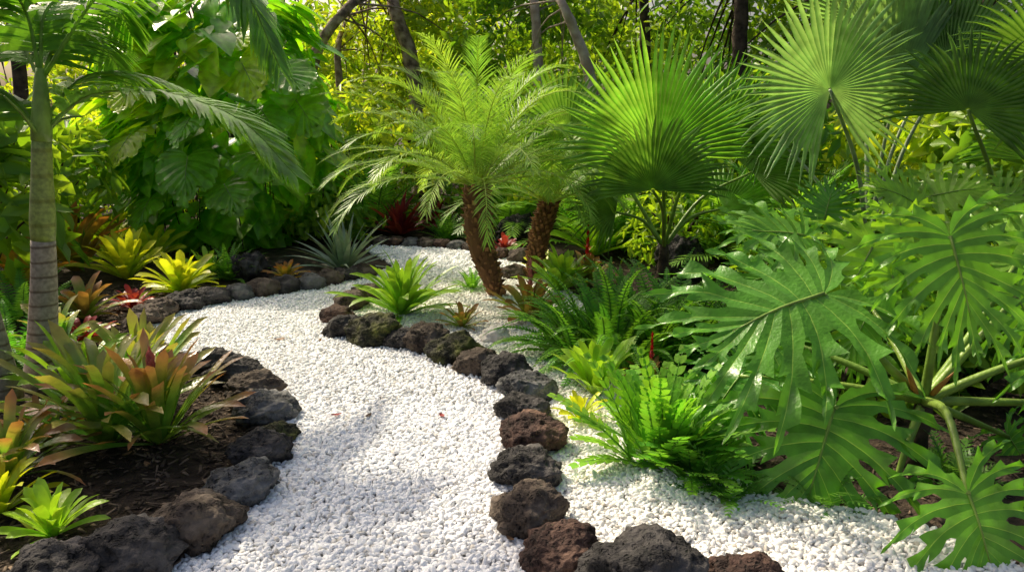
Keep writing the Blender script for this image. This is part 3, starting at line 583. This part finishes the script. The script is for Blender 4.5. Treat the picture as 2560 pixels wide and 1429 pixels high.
pf([(104, 200, Yp), (150, 90, 4.5), (230, 80, 4.9), (310, 190, 5.2)], 44, .36, .015, .5, droop=.6)
pf([(98, 330, Yp), (40, 250, 4.3), (-40, 220, 4.3), (-120, 300, 4.3)], 36, .32, .016, .6, droop=.6)
for pts in ([(104, 345, Yp), (150, 300, 4.4), (210, 290, 4.6)], [(100, 345, Yp), (60, 290, 4.1), (10, 240, 4.0)]):
    mb = MB(); tube(mb, catmull([A(*p) for p in pts], 8), [.016 - .0015 * i for i in range(9)], 6); mb.build('stalk', M['stalk'], rt)
g2 = G(20, 1000); r2 = thing('palm_trunk', 'leaning grey palm trunk cut off by the left edge', 'palm', g2)
mb = MB(); tube(mb, catmull([g2, A(-40, 800, g2.y - .05), A(-140, 500, g2.y - .1)], 10), [.085] * 11, 14); mb.build('trunk', M['pring'], r2)
# ------------------------------------------------------------------ climbing vine column
def vine():
    c = Vector((-3.75, 9.7, 0)); root = thing('climbing_vine', 'tall mass of large leaved climbing vine over a tree stump left of the path', 'plant', c)
    mb = MB(); tube(mb, catmull([c, c + Vector((.1, 0, 1.5)), c + Vector((0, .1, 2.7))], 10), [.2 - .012 * i for i in range(11)], 10, rough=.3)
    for i in range(26):
        a = random.uniform(3.4, 6.2); r = random.uniform(.5, .95); z = random.uniform(.9, 1.9); p = c + Vector((math.cos(a) * r, math.sin(a) * r, z)); tube(mb, [p, p + Vector((random.uniform(-.05, .05), 0, -z * .5)), p + Vector((random.uniform(-.1, .1), 0, -z))], .008, 4)
    mb.build('trunk', M['barkd'], root)
    ZT = 3.15
    def prof(z):
        return 1.3 * math.sin(min(1, .36 + z / 2.4) * math.pi / 2) * (1 if z < 2.1 else max(.35, math.sqrt(max(0.02, 1 - ((z - 2.1) / 1.15) ** 2))))
    for mat, nm, N, sz in (('pothos', 'foliage', 1000, .3), ('pothoslit', 'sunlit_foliage', 480, .3)):
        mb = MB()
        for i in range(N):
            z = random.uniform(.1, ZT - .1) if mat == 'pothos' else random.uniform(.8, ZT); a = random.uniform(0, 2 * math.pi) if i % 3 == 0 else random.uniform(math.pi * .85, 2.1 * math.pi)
            if mat == 'pothoslit': a = random.choice([random.uniform(2.6, 4.8), random.uniform(2.4, 6.3)]); z = ZT - (ZT - z) * random.uniform(.6, 1)  # sunlit-coloured leaves gathered on the top and left of the vine
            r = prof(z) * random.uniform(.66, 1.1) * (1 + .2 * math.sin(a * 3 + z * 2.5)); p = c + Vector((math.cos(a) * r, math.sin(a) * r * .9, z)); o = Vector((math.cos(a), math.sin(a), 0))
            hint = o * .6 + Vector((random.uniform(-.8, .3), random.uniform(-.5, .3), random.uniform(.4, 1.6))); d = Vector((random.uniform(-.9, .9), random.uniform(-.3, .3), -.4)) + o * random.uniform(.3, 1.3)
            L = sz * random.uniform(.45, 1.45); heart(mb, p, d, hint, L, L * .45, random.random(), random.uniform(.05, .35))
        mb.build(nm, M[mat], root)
    big = [(470, 390, 8.3, 455, 500, .6), (600, 150, 8.45, 645, 230, .8), (480, 290, 8.3, 435, 355, .6), (740, 250, 8.6, 795, 325, .5), (330, 330, 8.6, 270, 415, .9), (430, 90, 8.9, 500, 50, .8), (560, 460, 8.2, 598, 525, .4), (640, 380, 8.3, 695, 445, .5), (380, 490, 8.4, 335, 565, .6), (700, 170, 8.7, 765, 220, .5), (560, 100, 8.8, 640, 85, .8), (270, 430, 8.6, 222, 515, .95), (340, 200, 8.7, 290, 270, .95), (650, 270, 8.4, 700, 340, .6)]
    for x, y, Y, x2, y2, a in big:
        mb = MB(); mr = lobed(mb, A(x, y, Y), A(x2, y2, Y - .4), (random.uniform(-.6, .1), -.6, 1.0), 7, .74, .12, .52, a, 1, .03, 140, 1.9, .4, .55, .25); lf = mb.build('split_leaf', M['pothoslit' if a > .7 else 'pothos'], root); mr.build('midrib', M['stalk'], lf, root.location)
vine()
# ------------------------------------------------------------------ fan palms
def fanpalm(base, label, leaves, stemmat='stalk'):
    root = thing('fan_palm', label, 'palm', base, 'fan palms')
    mb = MB(); tube(mb, catmull([base, base + Vector((0, 0, .2)), base + Vector((0, 0, .45))], 6), [.07, .065, .06, .055, .05, .045, .04], 10, rough=.3); mb.build('trunk', M['barkd'], root)
    for (hx, hy, Y, tx, ty, tY, Rp, ns, span, fuse, droop, mat, hint) in leaves:
        h = A(hx, hy, Y); tdir = A(tx, ty, tY) - h; s = S(h)
        mb = MB(); st = base + Vector((0, 0, .42)); mid = st.lerp(h, .55) + Vector(((h.x - st.x) * -.12, .05, .06)); P = catmull([st, mid, h], 12); tube(mb, P, [.021 - .0009 * i for i in range(13)], 7); stk = mb.build('stalk', M[stemmat], root)
        mb = MB(); fan(mb, h, tdir, hint, Rp * s, ns, span, fuse, droop, a=random.uniform(.3, .7)); mb.build('blade', M[mat], stk, root.location)
fanpalm(G(1655, 725), 'bright green fan palm rising behind the sword ferns', [
 (1645, 385, 6.1, 1640, 100, 6.1, 310, 44, 195, .6, .04, 'fanb', (.15, -1, .3)),
 (1760, 370, 6.5, 1880, 160, 6.5, 250, 36, 150, .58, .08, 'fanb', (-.5, -1, .3)),
 (1632, 475, 5.6, 1640, 340, 5.5, 215, 38, 195, .62, .12, 'fand', (0, -1, .5)),
 (1420, 340, 7.4, 1360, 200, 7.4, 200, 32, 200, .58, .2, 'fand', (.4, -1, .5)),
 (1880, 430, 7.0, 1990, 350, 7.0, 190, 32, 190, .55, .3, 'fand', (-.4, -1, .8)),
 (1540, 530, 6.8, 1440, 500, 6.8, 140, 28, 180, .55, .3, 'fand', (.2, -1, 1.0)),
 (1810, 520, 6.9, 1920, 480, 6.9, 160, 28, 180, .55, .3, 'fanb', (-.2, -1, 1.0))])
fanpalm(Vector((A(2170, 700, 5.6).x, 5.6, 0)), 'tall grey green fan palm with round leaf high on the right', [
 (2075, 225, 5.0, 2040, -60, 5.0, 270, 54, 320, .56, .1, 'fans', (.12, -1, .2)),
 (2230, 270, 5.6, 2190, -60, 5.6, 340, 34, 95, .55, .05, 'fans', (.35, -1, .1)),
 (2290, 240, 5.9, 2340, -60, 5.9, 320, 34, 110, .55, .08, 'fans', (-.2, -1, .1)),
 (2370, 180, 5.8, 2440, -90, 5.8, 290, 36, 140, .55, .1, 'fans', (-.5, -1, .1)),
 (1950, 350, 6.4, 1890, 250, 6.4, 150, 30, 200, .55, .3, 'fand', (.3, -1, .3)),
 (2180, 60, 6.2, 2150, -200, 6.2, 330, 44, 150, .55, .1, 'fans', (.3, -1, .2))], 'stalkp')
fanpalm(Vector((A(2520, 700, 5.0).x, 5.0, 0)), 'dark fan palm at the right edge with drooping leaves', [
 (2420, 275, 4.7, 2520, 80, 4.7, 240, 36, 230, .52, .25, 'fand', (-.5, -1, .4)),
 (2620, 150, 4.7, 2580, -60, 4.7, 250, 38, 220, .52, .25, 'fand', (-.5, -1, .2)),
 (2580, 400, 5.2, 2660, 270, 5.2, 200, 32, 220, .52, .3, 'fanb', (-.3, -1, .4))])
# ------------------------------------------------------------------ philodendrons
def philo(base, crown, label, leaves, group='split leaf philodendrons', sr=.02):
    root = thing('philodendron', label, 'plant', base, group)
    mb = MB(); tube(mb, catmull([base, base.lerp(crown, .5), crown], 6), [.05, .045, .045, .04, .04, .04, .035], 10, rough=.3); mb.build('stem', M['barkd'], root)
    for (jx, jy, jY, tx, ty, tY, hint, mat, n, a, sag) in leaves:
        J = A(jx, jy, jY); T = A(tx, ty, tY); mb = MB(); mr = lobed(mb, J, T, hint, n, .31, .12, .8, a, wmul=1.2, teeth=3); lf = mb.build('leaf', M[mat], root); mr.build('midrib', M['stalk'], lf, root.location)
        mb = MB(); mid = crown.lerp(J, .5) + Vector((0, .0, sag)); P = catmull([crown, mid, J], 14); tube(mb, P, [sr * (1.1 - .045 * i) for i in range(15)], 8, (random.random(), 0, 0)); mb.build('stalk', M['stalk'], root)
    return root
gb = Vector((A(2310, 1000, 3.15).x, 3.15, 0)); cr = A(2310, 1000, 3.15)
ph = philo(gb, cr, 'huge dark green philodendron with deeply cut leaves filling the lower right', [
 (2085, 1020, 2.95, 1985, 1355, 2.75, (-.1, -.8, .9), 'philo', 8, .45, .08),
 (2060, 735, 3.1, 1690, 850, 2.95, (-.1, -.65, 1), 'philo', 8, .6, -.02),
 (2375, 590, 3.0, 2455, 880, 2.8, (-.25, -1, .6), 'philo', 8, .9, .0),
 (2420, 1235, 2.45, 2530, 1540, 2.3, (-.1, -.7, .9), 'philo', 8, .6, .12),
 (2700, 860, 3.0, 2790, 1100, 2.9, (-.3, -.8, .8), 'philo', 8, .4, .02),
 (2540, 660, 3.5, 2680, 500, 3.6, (-.3, -.7, .8), 'philob', 8, .4, -.02),
 (2540, 740, 3.3, 2640, 910, 3.2, (-.3, -.8, .7), 'philo', 8, .9, .0),
 (1850, 940, 3.4, 1720, 1110, 3.3, (-.2, -.6, 1), 'philo', 8, .1, .02),
 (2230, 1230, 3.0, 2180, 1400, 2.9, (-.1, -.6, 1), 'philo', 8, .1, .02),
 (2520, 1090, 3.35, 2600, 1210, 3.25, (-.2, -.6, 1), 'philo', 8, .2, .0),
 (2180, 770, 3.7, 2090, 930, 3.6, (-.1, -.7, 1), 'philob', 8, .1, .02),
 (1960, 850, 3.6, 1830, 960, 3.5, (-.1, -.7, 1), 'philo', 8, .3, .02),
 (2760, 1010, 3.2, 2900, 1160, 3.1, (-.2, -.6, 1), 'philo', 7, .1, .0)], sr=.022)
for x, y, x2, y2 in ((2290, 985, 2262, 900), (2330, 985, 2390, 925)):
    mb = MB(); tube(mb, catmull([A(x, y, 3.12), A((x + x2) / 2, (y + y2) / 2, 3.08), A(x2, y2, 3.06)], 5), [.013, .015, .012, .009, .005, .001], 6); mb.build('sheath', M['florange'], ph)
g3 = G(2180, 860); philo(g3, g3 + Vector((0, 0, .4)), 'bright green philodendron behind the huge dark one', [
 (2010, 590, 4.1, 1800, 550, 4.0, (0, -.6, 1), 'philo', 8, .9, .1),
 (2290, 510, 4.2, 2150, 430, 4.2, (0, -.8, .9), 'philob', 8, .6, .1),
 (2330, 490, 4.3, 2510, 450, 4.2, (0, -.8, .9), 'philob', 8, .9, .1),
 (2180, 620, 3.9, 2080, 800, 3.8, (-.1, -.8, .8), 'philob', 8, .9, .1),
 (2060, 550, 4.5, 2090, 430, 4.6, (-.1, -.8, .8), 'philo', 8, .5, .1),
 (2230, 690, 3.8, 2280, 850, 3.7, (.1, -.8, .8), 'philob', 8, .3, .1),
 (2460, 540, 4.4, 2590, 430, 4.4, (-.1, -.8, .8), 'philob', 8, .5, .1),
 (1960, 690, 4.3, 1820, 700, 4.2, (0, -.6, 1), 'philo', 8, .4, .1),
 (2250, 560, 4.0, 2250, 740, 3.9, (0, -.8, .9), 'philob', 8, .8, .1),
 (2430, 760, 4.2, 2480, 900, 4.1, (-.1, -.8, .8), 'philob', 8, .3, .1)], sr=.016)
# ------------------------------------------------------------------ shrubs and trees
def shrub(px, Y, w, h, L, Wd, n, mat, label, name='shrub', group='background shrubs', z0=0, cl=26, down=.3):
    c = Vector((A(px, 400, Y).x, Y, 0)); root = thing(name, label, 'shrub', c, group)
    K = cl; th = rng.uniform(0, 6.28, K); u = rng.uniform(-.55, 1, K); rr = np.sqrt(1 - np.clip(u, -1, 1) ** 2 * .8) * rng.uniform(.55, 1, K)
    cc = np.stack([c.x + np.cos(th) * rr * w / 2, c.y + np.sin(th) * rr * w / 2.4, z0 + h * (.42 + .5 * u)], 1)
    mb = MB()
    for q in cc[:12]:
        e = Vector(q); tube(mb, catmull([c, c.lerp(e, .5) + Vector((0, 0, .15)), e], 5), [.03, .025, .02, .015, .01, .005], 5)
    mb.build('stem', M['barkd'], root)
    k = rng.integers(0, K, n); d = rng.normal(0, 1, (n, 3)); d /= np.linalg.norm(d, axis=1, keepdims=True); r = w * .17 * rng.uniform(.5, 1.15, (n, 1)); C = cc[k] + d * r; C[:, 2] = np.maximum(C[:, 2], .06)
    tv = rng.uniform(0, 1, K)[k]
    leaves_np('foliage', C, d + np.array([0, -.2, .5]), L, Wd, M[mat], root, tv, down); return root
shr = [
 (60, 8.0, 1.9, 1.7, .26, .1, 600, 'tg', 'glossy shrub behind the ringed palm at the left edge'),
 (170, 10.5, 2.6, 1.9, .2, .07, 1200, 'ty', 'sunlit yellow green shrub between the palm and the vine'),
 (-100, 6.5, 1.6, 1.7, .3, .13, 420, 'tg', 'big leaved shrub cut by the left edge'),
 (840, 11.2, 2.3, 2.0, .18, .065, 1500, 'ty', 'sunlit yellow green shrub just right of the vine mass'),
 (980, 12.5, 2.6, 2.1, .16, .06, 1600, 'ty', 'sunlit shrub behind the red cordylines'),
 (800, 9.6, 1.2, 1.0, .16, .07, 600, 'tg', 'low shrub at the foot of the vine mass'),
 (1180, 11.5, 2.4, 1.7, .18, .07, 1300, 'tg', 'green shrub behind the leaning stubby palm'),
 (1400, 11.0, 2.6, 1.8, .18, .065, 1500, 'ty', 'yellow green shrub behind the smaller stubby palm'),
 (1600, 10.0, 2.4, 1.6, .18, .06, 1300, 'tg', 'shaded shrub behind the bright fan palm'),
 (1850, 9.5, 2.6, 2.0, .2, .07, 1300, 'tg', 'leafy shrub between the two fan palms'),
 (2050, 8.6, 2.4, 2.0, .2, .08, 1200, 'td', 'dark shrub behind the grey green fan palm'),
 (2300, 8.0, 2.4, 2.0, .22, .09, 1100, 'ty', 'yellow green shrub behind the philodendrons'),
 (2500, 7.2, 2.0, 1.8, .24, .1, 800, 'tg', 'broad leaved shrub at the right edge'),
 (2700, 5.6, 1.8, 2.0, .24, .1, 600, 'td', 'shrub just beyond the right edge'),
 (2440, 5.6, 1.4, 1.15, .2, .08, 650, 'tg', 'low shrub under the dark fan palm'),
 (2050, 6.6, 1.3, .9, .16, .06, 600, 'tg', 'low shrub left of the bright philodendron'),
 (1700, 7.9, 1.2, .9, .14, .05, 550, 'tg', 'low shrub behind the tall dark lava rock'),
 (2520, 4.2, 1.4, .6, .16, .06, 650, 'td', 'low dark undergrowth added as shade behind the philodendron stem'),  # dark leaves stand in for the deep shade here
 (2200, 4.2, 1.1, .5, .14, .06, 500, 'td', 'low dark undergrowth added as shade left of the philodendron stem'),  # dark filler foliage, added for the shade between the stalks
 (450, 11.8, 3.0, 2.3, .2, .07, 1700, 'ty', 'sunlit yellow shrub behind the vine mass')]
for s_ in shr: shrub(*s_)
bg_f = [(700, 10.3, 'fern', 'feathery fern palm left of the silver bromeliad'), (1500, 9.2, 'fernb', 'bright feathery fern palm in shade behind the red flower'), (1800, 8.6, 'fern', 'feathery fern palm behind the tall lava rock'), (1950, 7.6, 'fern', 'feathery fern palm left of the grey green fan palm'), (1280, 10.4, 'fernb', 'yellow green feathery fern palm behind the lava pile'), (930, 10.6, 'fern', 'feathery fern palm left of the red cordylines'), (1720, 10.2, 'fernb', 'feathery fern palm between bright fan palm and leafy shrub')]
for x, Y, m_, lb in bg_f:
    p = Vector((A(x, 400, Y).x, Y, 0)); fern(x, 500, 1.35 / S(p), m_, lb, 26, (85, 20), 70, 30, .2, .009, 'feathery fern palms', depth=Y, prof=palmprof, sweep=(75, 35), droop=.3, name='fern_palm')
def tree(pts, Y, r, mat, bark, label, cz, cw, ch, n, L=.2, cl=36, cx=None, tv0=0, back=1.8):
    b = A(pts[0][0], pts[0][1], Y); b.z = 0; P0 = [b] + [A(x, y, Y) for x, y in pts[1:]]; root = thing('tree', label, 'tree', b, 'trees behind the garden')
    top = P0[-1] + (P0[-1] - P0[-2]).normalized() * max(.8, cz - P0[-1].z); top.y += back * .7; P0.append(top)
    P = catmull(P0, 20); mb = MB(); tube(mb, P, [r * (1.15 - .6 * i / 20) for i in range(21)], 9, rough=.25)
    c = Vector((cx if cx is not None else top.x, Y + back, cz)); K = cl
    th = rng.uniform(0, 6.28, K); u = rng.uniform(-1, 1, K); rr = np.sqrt(1 - u * u) * rng.uniform(.35, 1, K)
    cc = np.stack([c.x + np.cos(th) * rr * cw / 2, c.y + np.sin(th) * rr * cw / 3.2, c.z + ch / 2 * u], 1)
    for i, q in enumerate(cc[:14]):
        e = Vector(q); st = P[12 + i % 8]; tube(mb, catmull([st, st.lerp(e, .5) + Vector((0, 0, .3)), e], 6), [r * .22 * (1 - .14 * k) for k in range(7)], 5)
    mb.build('trunk', M[bark], root)
    k = rng.integers(0, K, n); d = rng.normal(0, 1, (n, 3)); d /= np.linalg.norm(d, axis=1, keepdims=True); C = cc[k] + d * (cw * .12) * rng.uniform(.3, 1.2, (n, 1)) * np.array([1, 1, .75]); C[:, 2] = np.maximum(C[:, 2], .1)
    leaves_np('crown', C, d + np.array([0, 0, .6]), L, L * .42, M[mat], root, np.clip(rng.uniform(0, 1, K)[k] + tv0, 0, 1), .4)
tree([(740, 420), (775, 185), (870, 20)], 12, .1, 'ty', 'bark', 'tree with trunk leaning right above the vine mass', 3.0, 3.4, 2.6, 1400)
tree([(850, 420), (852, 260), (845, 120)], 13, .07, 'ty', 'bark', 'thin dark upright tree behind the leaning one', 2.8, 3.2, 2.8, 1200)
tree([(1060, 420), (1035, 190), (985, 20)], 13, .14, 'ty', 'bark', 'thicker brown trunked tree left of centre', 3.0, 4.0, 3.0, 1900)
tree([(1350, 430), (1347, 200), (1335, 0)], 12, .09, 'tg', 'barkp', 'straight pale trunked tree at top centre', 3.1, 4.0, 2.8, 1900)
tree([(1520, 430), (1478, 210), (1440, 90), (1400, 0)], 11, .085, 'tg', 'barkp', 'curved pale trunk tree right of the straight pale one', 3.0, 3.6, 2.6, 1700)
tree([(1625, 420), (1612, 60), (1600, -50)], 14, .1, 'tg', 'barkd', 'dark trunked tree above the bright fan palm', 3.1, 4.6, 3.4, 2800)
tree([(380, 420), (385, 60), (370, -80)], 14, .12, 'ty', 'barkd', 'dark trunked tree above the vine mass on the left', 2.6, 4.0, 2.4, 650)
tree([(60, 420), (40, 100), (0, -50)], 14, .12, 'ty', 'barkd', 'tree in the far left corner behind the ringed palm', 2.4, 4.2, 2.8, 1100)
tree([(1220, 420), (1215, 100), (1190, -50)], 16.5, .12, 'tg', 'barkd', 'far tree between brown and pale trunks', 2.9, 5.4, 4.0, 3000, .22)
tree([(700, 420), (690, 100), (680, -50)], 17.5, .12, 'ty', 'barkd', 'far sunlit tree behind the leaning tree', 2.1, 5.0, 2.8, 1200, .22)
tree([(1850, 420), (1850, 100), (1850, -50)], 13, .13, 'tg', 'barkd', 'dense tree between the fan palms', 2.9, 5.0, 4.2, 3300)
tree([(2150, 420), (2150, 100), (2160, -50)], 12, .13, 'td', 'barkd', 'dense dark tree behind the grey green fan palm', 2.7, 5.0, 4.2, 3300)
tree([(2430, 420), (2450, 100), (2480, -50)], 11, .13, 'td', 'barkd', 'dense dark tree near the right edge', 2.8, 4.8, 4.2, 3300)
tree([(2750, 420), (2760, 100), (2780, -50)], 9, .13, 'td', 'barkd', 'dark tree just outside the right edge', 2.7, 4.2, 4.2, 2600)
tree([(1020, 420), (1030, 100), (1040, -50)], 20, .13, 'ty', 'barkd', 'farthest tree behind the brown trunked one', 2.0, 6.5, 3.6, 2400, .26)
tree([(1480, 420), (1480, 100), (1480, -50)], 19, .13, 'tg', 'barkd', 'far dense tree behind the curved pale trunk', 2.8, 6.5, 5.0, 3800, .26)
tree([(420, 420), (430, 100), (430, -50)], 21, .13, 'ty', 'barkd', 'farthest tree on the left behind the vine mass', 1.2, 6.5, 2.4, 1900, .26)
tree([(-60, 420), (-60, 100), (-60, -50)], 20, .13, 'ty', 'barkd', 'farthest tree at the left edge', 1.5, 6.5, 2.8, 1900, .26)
# ------------------------------------------------------------------ fallen leaves
for px, py, m_, lb, a_ in [(842, 1050, 'redleaf', 'red fallen leaf on the white path', .3), (922, 1052, 'chip', 'dark fallen leaf right of the red one on the path', 1.2), (1105, 1052, 'redleaf', 'small red leaf near the right rocks on the path', 2), (1275, 1365, 'dry', 'small tan dry leaf at the bottom of the path by the maroon boulder', 2.4), (700, 858, 'dry', 'small dry leaf on the path near its left bend', .4), (320, 1150, 'dry', 'dry curled leaf on the mulch under the large bromeliad', 1), (370, 1175, 'dry', 'straw coloured leaf on the mulch near the brown rock', 2.5), (230, 1290, 'dry', 'dry strap leaf beside the star shaped bromeliad', .2)]:
    g = G(px, py) + Vector((0, 0, .03)); mb = MB(); s = 26 * S(g); rows = []
    for t, w in ((-1, .05), (-.4, .42), (.2, .5), (.7, .28), (1, .03)):
        c = Vector((math.cos(a_) * t * s / 2, math.sin(a_) * t * s / 2, .006 * t * t)); n_ = Vector((-math.sin(a_), math.cos(a_), 0)) * w * s / 2
        rows.append([mb.add(g + c - n_ + Vector((0, 0, .005)), (.3, 0, 0)), mb.add(g + c, (.6, 0, 0)), mb.add(g + c + n_ + Vector((0, 0, .005)), (.5, 0, 0))])
    grid(mb, rows); o = mb.build('fallen_leaf', M[m_], None, g); setp(o, lb, 'leaf', 'fallen leaves')
# ------------------------------------------------------------------ light
w = bpy.data.worlds.new('World'); SC.world = w; w.use_nodes = True; nt = w.node_tree; bgn = nt.nodes['Background']
sk = nt.nodes.new('ShaderNodeTexSky'); sk.sky_type = 'NISHITA'; sk.sun_disc = False
EL, AZ = R(42), R(-40); sk.sun_elevation = EL; sk.sun_rotation = AZ; sk.air_density = 1.0; sk.dust_density = 8; sk.ozone_density = .6
nt.links.new(sk.outputs[0], bgn.inputs[0]); bgn.inputs[1].default_value = .15
ld = bpy.data.lights.new('sun', 'SUN'); ld.energy = 5; ld.angle = R(2); ld.color = (1, .88, .66); lo = bpy.data.objects.new('sun', ld); COL.objects.link(lo)
D = Vector((math.sin(AZ) * math.cos(EL), math.cos(AZ) * math.cos(EL), math.sin(EL))); lo.rotation_euler = D.to_track_quat('Z', 'Y').to_euler(); lo.location = (0, 0, 12)
SC.view_settings.view_transform = 'Standard'; SC.view_settings.look = 'None'; SC.view_settings.exposure = 0; SC.view_settings.gamma = 1
